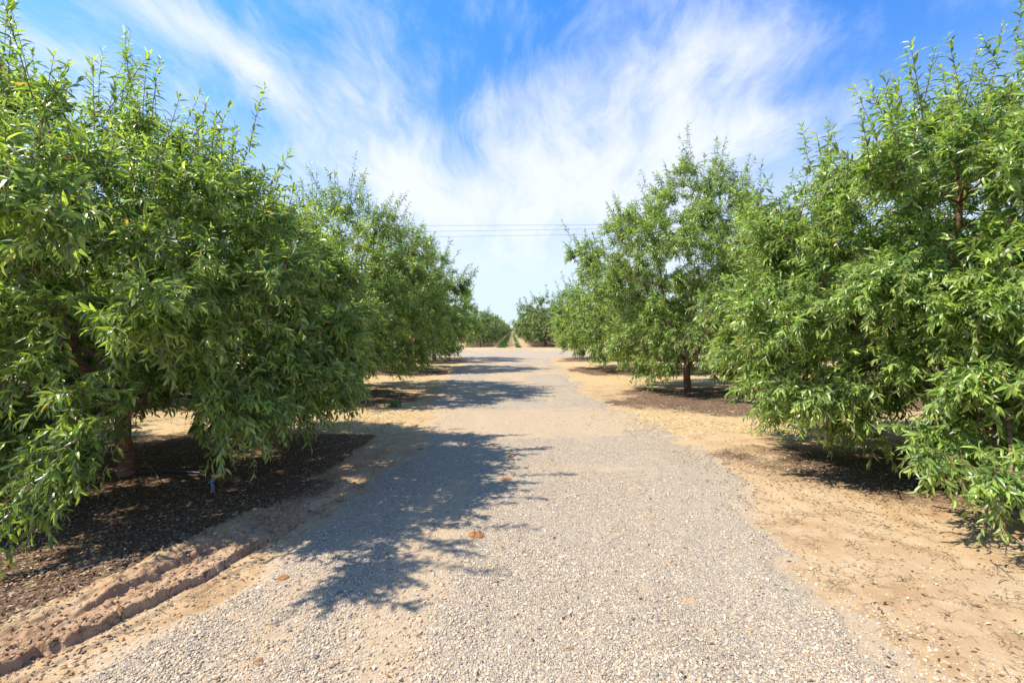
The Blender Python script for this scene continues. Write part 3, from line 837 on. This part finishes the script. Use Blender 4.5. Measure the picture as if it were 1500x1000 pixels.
add_tree('almond_tree', V2, (RX - .1, 25.6, gz(RX, 25.6)), 2.0, 'last tree on the right before the crossing lane, fourth from the camera', GRP)
# the rest of the four rows, seen between and under the first trees
ordn = ['second', 'third', 'fourth', 'fifth']
rown = ['first', 'second', 'third', 'last']
r = np.random.default_rng(9)
for side, rows, x0 in ((-1, LROWS, LX), (1, RROWS, RX)):
    for k, yr_ in enumerate(rows):
        for j in range(1, [2, 3, 5, 6][k]):
            x = x0 + side * 5.6 * j + r.normal() * .12; y = yr_ + r.normal() * .1
            add_tree('almond_tree', (V1, V2)[(j + k) % 2], (x, y, gz(x, y)), r.random() * 6.28,
                     'shaded orchard tree glimpsed under the boughs %s of the road, %s row, %s out' % ('left' if side < 0 else 'right', rown[k], (ordn + ['sixth', 'seventh'])[j - 1]),
                     GRP, scale=.92 + .14 * r.random())

# ------------------------------------------------------------------ far orchard
FG = 'young almond trees of the orchard beyond the lane'
def far_mesh(seed, nc, spc, nl, L, W, top=3.5):
    return make_tree('far_tree_%d' % seed, seed, [(.45, 1.1), (.8, 1.9), (1.5, 2.2), (2.3, 2.05), (3.0, 1.4), (top, .5)], nc, spc, nl, L=L, W=W, hi=False,
                     whips=22, trunk_r=.085, fork=.65, lobes=.2, shoot_len=.3, under=.0, airy=.1)
FA = [far_mesh(s, 150, 11, 9, .17, .055) for s in (11, 12, 13)]
FB = [far_mesh(s, 80, 8, 7, .26, .11) for s in (21, 22)]
def joined(ms, nm):
    # one small mesh for trees too far away to show their parts
    a, b = ms[0], ms[1]
    va = np.empty(len(a.vertices) * 3, np.float32); a.vertices.foreach_get('co', va)
    vb = np.empty(len(b.vertices) * 3, np.float32); b.vertices.foreach_get('co', vb)
    def fl(m):
        l = np.empty(len(m.loops), np.int32); m.loops.foreach_get('vertex_index', l)
        t = np.empty(len(m.polygons), np.int32); m.polygons.foreach_get('loop_total', t)
        return l, t
    la, ta = fl(a); lb, tb = fl(b)
    T = np.concatenate([ta, tb]); S = np.concatenate([[0], np.cumsum(T)[:-1]])
    at = {}
    for k in ('tone', 'rnd'):
        x = np.empty(len(b.vertices), np.float32); b.attributes[k].data.foreach_get('value', x)
        at[k] = np.concatenate([np.zeros(len(a.vertices)), x])
    me = mesh_np(nm, np.concatenate([va, vb]).reshape(-1, 3), np.concatenate([la, lb + len(a.vertices)]), S, T, False, at,
                 np.concatenate([np.zeros(len(ta)), np.ones(len(tb))]))
    me.materials.append(M_BARK); me.materials.append(M_LEAF2)
    return me
FJ = [joined(m, 'far_tree_whole_%d' % i) for i, m in enumerate(FB)]
r = np.random.default_rng(19)
rows = [(-3.3, 64, 'row left of the far alley'), (3.3, 64, 'row right of the far alley'), (9.9, 36, 'second row right of the far alley'), (-9.9, 22, 'second row left of the far alley'),
        (16.5, 22, 'third row right of the far alley'), (-16.5, 12, 'third row left of the far alley'), (23.1, 14, 'fourth row right of the far alley'), (29.7, 10, 'fifth row right of the far alley')]
on2 = ['first', 'second', 'third', 'fourth', 'fifth', 'sixth']
for x0, cnt, nm in rows:
    for i in range(cnt):
        y = 46.3 + i * 4.8 + r.normal() * .12; x = x0 + r.normal() * .08
        s = (1.12 if x0 > 0 else 1.05) * (.88 + .2 * r.random()) * (1.22 if (i == 0 and x0 == 3.3) else 1)
        if i < 6:
            lab = '%s small tree of the %s, past the lane' % (on2[i], nm)
            if i == 0 and x0 == 3.3: lab = 'dark round tree on its own at the near end of the far right row'
            add_tree('orchard_tree', FA[r.integers(3)], (x, y, 0), r.random() * 6.28, lab, FG, M_LEAF2, s)
        else:
            o = link('orchard_tree', FJ[r.integers(2)])
            o.location = (x, y, 0); o.rotation_euler = (0, 0, r.random() * 6.28); o.scale = (s,) * 3
            tag(o, 'small distant tree of the %s, beyond its sixth tree' % nm, 'tree', FG)

for i, x in enumerate((-5.4, -1.6, 2.2, 5.9)):
    o = link('orchard_tree', FJ[i % 2]); o.location = (x, 352.0, 0); o.rotation_euler = (0, 0, i * 1.3); o.scale = (1.1,) * 3
    tag(o, 'tiny distant tree closing the far end of the alley at the horizon', 'tree', FG)

# ------------------------------------------------------------------ wires
def at(px, py, Y=None):
    """point seen at a pixel of the photograph: on the ground, or at distance Y"""
    if Y is None: Y = F * CAMZ / (py - 484.0)
    return ((px - 750) / F * Y, Y, CAMZ + (484.0 - py) / F * Y)

def curve_tube(name, pts, rad, mat, sides=6, n=40, smooth=True, parent=None):
    P = np.array(pts, float)
    d = np.concatenate([[0], np.cumsum(np.linalg.norm(np.diff(P, axis=0), axis=1))])
    t = np.linspace(0, d[-1], n)
    if len(P) > 2 and smooth:
        # Catmull-Rom through the points
        Q = np.vstack([2 * P[0] - P[1], P, 2 * P[-1] - P[-2]])
        out = []
        for tt in t:
            i = min(np.searchsorted(d, tt, side='right') - 1, len(P) - 2); i = max(i, 0)
            u = (tt - d[i]) / max(d[i + 1] - d[i], 1e-9)
            p0, p1, p2, p3 = Q[i], Q[i + 1], Q[i + 2], Q[i + 3]
            out.append(.5 * (2 * p1 + (p2 - p0) * u + (2 * p0 - 5 * p1 + 4 * p2 - p3) * u * u + (3 * p1 - p0 - 3 * p2 + p3) * u ** 3))
        P2 = np.array(out)
    else:
        P2 = np.stack([np.interp(t, d, P[:, i]) for i in range(3)], -1)
    V, Q, k = tubes(P2[None], np.full((1, n), rad) if np.isscalar(rad) else np.interp(np.linspace(0, 1, n), np.linspace(0, 1, len(rad)), rad)[None], sides)
    a = Acc(); a.add(V, Q, k)
    # end caps
    me = a.mesh(name)
    return link(name, me, parent, [mat])

for (yl, yr2, Yd, lab) in ((330.5, 329.5, 33.6, 'topmost of the three thin overhead wires crossing the sky'), (339.5, 335.5, 34.6, 'middle of the three thin overhead wires crossing the sky'), (347.5, 343.5, 35.6, 'lowest of the three thin overhead wires crossing the sky')):
    a = np.array(at(600, yl, Yd)); b = np.array(at(860, yr2, Yd))
    pts = []
    for t in np.linspace(-4.2, 5.2, 30):
        p = a + (b - a) * t; p[2] += .012 * (t - .5) ** 2
        pts.append(p)
    o = curve_tube('power_line', pts, .011, M_WIRE, 5, 60); tag(o, lab, 'power line', 'overhead wires')

# ------------------------------------------------------------------ irrigation
def on_ground(x, y, dz=0.0): return (x, y, gz(x, y) + dz)
o = curve_tube('drip_hose', [on_ground(x, 4.86 + .05 * math.sin(x * 3), .03) for x in np.linspace(-7.5, -3.35, 12)], .011, M_HOSE); tag(o, 'black drip hose along the soil past the left trunk', 'hose')
o = curve_tube('drip_hose', [on_ground(x, 4.62 + .05 * math.sin(x * 2.2), .035) for x in np.linspace(4.0, 9, 14)], .013, M_HOSE); tag(o, 'black drip hose on the soil under the right tree boughs', 'hose')
st = at(310, 727); sx, sy = st[0], st[1]
root = thing('sprinkler_stake', 'small blue grey sprinkler stake with thin tube in left tree shade', 'sprinkler', on_ground(sx, sy))
curve_tube('stake', [(0, 0, -.05), (.004, 0, .12)], [.008, .010], M_TUBE, 8, 6, False, root)
curve_tube('fork_prong', [(.022, 0, -.05), (.022, 0, .07), (.004, 0, .10)], .005, M_TUBE, 6, 8, False, root)
curve_tube('nozzle', [(-.028, 0, .105), (.030, 0, .125)], [.007, .015, .008], M_TUBE, 8, 8, False, root)
curve_tube('deflector', [(0.0, 0, .125), (.002, 0, .16)], [.012, .004, .013], M_TUBE, 8, 8, False, root)
a = at(212, 700)
curve_tube('feed_tube', [(a[0] - sx, a[1] - sy + .1, .05), (-.55, .10, .075), (-.28, .02, .045), (-.10, 0, .06), (-.028, 0, .105)], .0035, M_FEED, 5, 40, True, root)

# ------------------------------------------------------------------ clods, twigs, weeds
def clod(px, py, wpx, mat, label, flat=.22):
    x, y, _ = at(px, py); w = wpx / F * y
    r = np.random.default_rng(int(px + py))
    nr, na = 8, 22
    V = [(0, 0, 1)]
    for i in range(1, nr + 1):
        for j in range(na):
            a = j * 2 * PI / na; q = i / nr
            V.append((q * math.cos(a), q * math.sin(a), 1 - q * q))
    V = np.array(V)
    lob = 1 + .5 * (vnoise(V[:, 0] * 2 + px, V[:, 1] * 2, 5) - .5) + .3 * (vnoise(V[:, 0] * 6 + px, V[:, 1] * 6, 7) - .5)
    V[:, 0] *= lob * w * .5; V[:, 1] *= lob * w * .36
    V[:, 2] = V[:, 2] * w * flat * (.5 + vnoise(V[:, 0] * 60 + px, V[:, 1] * 60, 9)) - .004
    zz = np.maximum(road_h(V[:, 0] + x, V[:, 1] + y), gh2(V[:, 0] + x, V[:, 1] + y))
    z0 = float(zz.mean()); V[:, 2] += zz - z0 + .004
    L = []; T = []
    for j in range(na): L += [0, 1 + j, 1 + (j + 1) % na]; T.append(3)
    for i in range(nr - 1):
        for j in range(na):
            L += [1 + i * na + j, 1 + (i + 1) * na + j, 1 + (i + 1) * na + (j + 1) % na, 1 + i * na + (j + 1) % na]; T.append(4)
    T = np.array(T); S = np.concatenate([[0], np.cumsum(T)[:-1]])
    o = link('dirt_clod', mesh_np('dirt_clod', V, np.array(L), S, T, True), mats=[mat])
    o.location = (x, y, z0)
    tag(o, label, 'dirt clod', 'dirt patches on the gravel road')
clod(697, 787, 28, M_CLOD, 'largest dark brown dirt clod, at the lower edge of the tree shadow')
clod(740, 705, 20, M_CLOD, 'brown dirt clod in the middle of the tree shadow', .14)
clod(748, 671, 14, M_CLOD, 'small round brown clod near the far tip of the tree shadow')
clod(615, 658, 11, M_CLOD, 'small dark clod at the upper left of the nearest road shadow', .15)
clod(415, 852, 19, M_CLOD, 'orange brown clod left of the shadow, by the rut', .14)
clod(345, 905, 24, M_CLODPALE, 'pale tan flattened clod near the clay rut, next to the grey gravel', .08)
clod(393, 922, 22, M_CLODPALE, 'faint tan dirt smear right of the flattened clod by the rut', .06)
clod(378, 975, 18, M_CLOD, 'brown clod nearest the bottom edge on the left of the road', .12)
clod(952, 757, 13, M_CLODPALE, 'pale round dirt spot on open gravel right of the shadow', .06)
clod(1009, 882, 24, M_CLODPALE, 'tan dirt smear on the sunlit gravel toward the right', .05)
clod(836, 953, 9, M_CLOD, 'tiny dark pebble sized clod on the sunlit gravel at the bottom', .3)
clod(264, 871, 9, M_CLODPALE, 'small orange leaf sized clod at the foot of the rut ridge', .25)

def twig(pts, rad, label):
    P = [on_ground(*at(a, b)[:2], .012 + .01 * math.sin(a)) for a, b in pts]
    o = curve_tube('fallen_twig', P, rad, M_TWIG, 5, 14)
    tag(o, label, 'twig', 'fallen twigs on the bare soil')
twig([(1452, 823), (1465, 830), (1478, 840), (1488, 846)], [.004, .003, .002], 'pale broken twig on bare soil near the right edge')
twig([(1462, 853), (1466, 847), (1482, 845)], [.002, .003, .002], 'short dark twig just below the pale broken one')
twig([(1276, 884), (1285, 881), (1294, 885)], [.003, .004, .002], 'small dark curled twig where soil meets gravel at the right')

def weed(px, py, hpx, label, n=70, seed=1):
    x, y, _ = at(px, py); h = hpx / F * y
    r = np.random.default_rng(seed)
    a = r.random(n) * 2 * PI; el = .35 + r.random(n) * 1.0
    d = np.stack([np.cos(a) * np.cos(el), np.sin(a) * np.cos(el), np.sin(el)], -1)
    b = np.stack([r.normal(size=n) * h * .35, r.normal(size=n) * h * .35, np.zeros(n)], -1)
    Lf = h * (.5 + .6 * r.random(n))
    me = leaf_mesh('weed', b, d, np.tile([0, 0, 1.], (n, 1)) + r.normal(size=(n, 3)) * .3, Lf, Lf * .16, r.random(n), r.random(n) * .9, hi=True, droop=.5)
    o = link('weed', me, mats=[M_WEED]); o.location = on_ground(x, y)
    tag(o, label, 'weed', 'small green weeds')
weed(577, 596, 14, 'small green weed tuft at the shadow edge left of the road', 60, 2)
weed(1146, 634, 12, 'small green weed on the straw right of the road, below the boughs', 50, 3)

# ------------------------------------------------------------------ world
SUN_EL = math.radians(52); SUN_AZ = (-1.0, -.17)     # towards the sun
w = bpy.data.worlds.new('World'); SC.world = w; w.use_nodes = True
t = NT(world=w)
sky = t.n('ShaderNodeTexSky', sky_type='NISHITA'); sky.sun_disc = False
sky.sun_elevation = SUN_EL; sky.sun_rotation = math.radians(270); sky.air_density = 1.0; sky.dust_density = .5; sky.ozone_density = 3.0
dirv = t.n('ShaderNodeTexCoord').outputs['Generated']
sep = t.n('ShaderNodeSeparateXYZ'); t.set(sep.inputs[0], dirv)
X, Y, Z = sep.outputs
# deepen the blue away from the horizon
hz_ = t.step(0.0, .62, Z, 'LINEAR')
tint = t.mix(hz_, (1.03, .985, 1.10), (.36, 1.02, 1.66))
blue = t.mix(1.0, sky.outputs[0], tint, 'MULTIPLY')
# cirrus on a high flat layer
zz = t.math('MAXIMUM', t.math('ADD', Z, .42), .05)
cx = t.math('DIVIDE', X, zz); cy = t.math('DIVIDE', Y, zz)
comb = t.n('ShaderNodeCombineXYZ'); t.set(comb.inputs[0], cx); t.set(comb.inputs[1], cy)
warp = t.n('ShaderNodeVectorMath', operation='MULTIPLY_ADD'); t.set(warp.inputs[0], t.ncol(comb.outputs[0], 1.6, 3)); warp.inputs[1].default_value = (.40, .40, 0); t.set(warp.inputs[2], comb.outputs[0])
mp = t.n('ShaderNodeMapping'); t.set(mp.inputs['Vector'], warp.outputs[0]); mp.inputs['Rotation'].default_value = (0, 0, math.radians(-38)); mp.inputs['Scale'].default_value = (2.6, 1.1, 1); mp.inputs['Location'].default_value = (3.1, 1.7, 0)
n1 = t.noise(mp.outputs[0], 1.3, 9, .60, .3)
n2 = t.noise(warp.outputs[0], 1.7, 5, .55, .2)
mp3 = t.n('ShaderNodeMapping'); t.set(mp3.inputs['Vector'], warp.outputs[0]); mp3.inputs['Rotation'].default_value = (0, 0, math.radians(-52)); mp3.inputs['Scale'].default_value = (4.5, 2.0, 1)
n3 = t.noise(mp3.outputs[0], 1.8, 9, .66, .2)
yy = t.math('MAXIMUM', Y, .05)
U = t.math('DIVIDE', X, yy); Vv = t.math('DIVIDE', Z, yy)
def blob(px, py, sx, sy, ang, amp):
    """a bank of cirrus in the direction of a point of the sky; sx, sy in the same units, ang degrees"""
    u0 = (px - 750) / F; v0 = (484 - py) / F
    du = t.math('SUBTRACT', U, u0); dv = t.math('SUBTRACT', Vv, v0)
    c, s_ = math.cos(math.radians(ang)), math.sin(math.radians(ang))
    a = t.math('ADD', t.math('MULTIPLY', du, c), t.math('MULTIPLY', dv, s_))
    b = t.math('SUBTRACT', t.math('MULTIPLY', dv, c), t.math('MULTIPLY', du, s_))
    a = t.math('DIVIDE', a, sx / F); b = t.math('DIVIDE', b, sy / F)
    e = t.math('ADD', t.math('MULTIPLY', a, a), t.math('MULTIPLY', b, b))
    return t.math('MULTIPLY', t.math('POWER', 2.718, t.math('MULTIPLY', e, -1.0)), amp)
blobs = [(760, 250, 170, 130, 20, .36), (900, 330, 260, 120, 0, .38), (980, 110, 260, 60, 18, .22), (300, 50, 150, 34, -32, .75), (395, 135, 75, 26, -52, .65),
         (590, 250, 120, 40, -45, .40), (490, 190, 70, 60, -40, .22), (640, 300, 80, 16, -18, .35), (700, 170, 90, 30, 30, .30), (60, 50, 120, 40, -20, .22),
         (1180, 50, 220, 50, 12, .40), (520, 130, 90, 40, -35, .36), (1000, 210, 190, 60, 15, .28), (30, 110, 80, 40, 0, .25), (1150, 170, 170, 34, 12, .35), (420, 230, 60, 40, 0, .25),
         (620, 40, 60, 60, 0, -.28), (1390, 80, 140, 90, 0, -.34), (560, 200, 40, 24, -20, -.10), (840, 60, 120, 26, 15, -.12), (440, 60, 50, 50, -20, -.16), (320, 190, 60, 40, -20, -.2), (1180, 130, 120, 14, 20, -.12)]
blobs += [(760, 320, 280, 110, 0, .38), (620, 280, 120, 60, -20, .25), (1000, 300, 240, 120, 10, .25), (450, 320, 160, 60, 0, .3), (750, 400, 420, 60, 0, .40), (1050, 60, 200, 60, 15, .15)]
S = None
for b in blobs:
    v = blob(*b); S = v if S is None else t.math('ADD', S, v)
wb = t.math('ADD', t.math('MULTIPLY', t.math('SUBTRACT', n1, .5), 2.3), t.math('ADD', t.math('MULTIPLY', t.math('SUBTRACT', n3, .5), 2.1), t.math('MULTIPLY', t.math('SUBTRACT', n2, .5), .9)))
dens = t.math('ADD', t.math('MULTIPLY_ADD', S, .72, .13), t.math('MULTIPLY', wb, .72))
dens = t.step(-.14, 1.08, dens)
lowhaze = t.math('MULTIPLY', t.math('SUBTRACT', 1.0, t.step(0.06, .46, Z)), 1.1)
dens = t.math('MAXIMUM', t.math('MULTIPLY', dens, .96), t.math('MULTIPLY', lowhaze, t.math('ADD', t.math('MULTIPLY', n2, .5), .6)))
cloud = t.mix(t.step(0.02, .30, Z), (4.0, 4.9, 6.0), (4.9, 5.15, 6.35))
colr = t.mix(dens, blue, cloud)
bg = t.n('ShaderNodeBackground'); t.set(bg.inputs['Color'], colr); bg.inputs['Strength'].default_value = .084
wo = t.n('ShaderNodeOutputWorld'); t.nt.links.new(bg.outputs[0], wo.inputs[0])

sun = bpy.data.lights.new('sun', 'SUN'); sun.energy = 4.0; sun.angle = math.radians(.53); sun.color = (1.0, .94, .835)
so = bpy.data.objects.new('sun', sun); COL.objects.link(so)
from mathutils import Vector
dv = Vector((SUN_AZ[0] * math.cos(SUN_EL), SUN_AZ[1] * math.cos(SUN_EL), math.sin(SUN_EL)))
so.rotation_euler = dv.to_track_quat('Z', 'Y').to_euler()
so.location = (-30, 0, 40)

# ------------------------------------------------------------------ camera
cam = bpy.data.cameras.new('camera'); cam.lens = 16.0; cam.sensor_width = 36; cam.clip_end = 3000; cam.clip_start = .05
cam.shift_y = -16 / 1500
co = bpy.data.objects.new('camera', cam); COL.objects.link(co)
co.location = (0, 0, CAMZ); co.rotation_euler = (math.radians(90), 0, 0)
SC.camera = co
vs = SC.view_settings
vs.view_transform = 'Standard'; vs.look = 'None'; vs.exposure = 1.24; vs.gamma = 1
SC.cycles.max_bounces = 8; SC.cycles.transparent_max_bounces = 4; SC.cycles.transmission_bounces = 4; SC.cycles.diffuse_bounces = 4
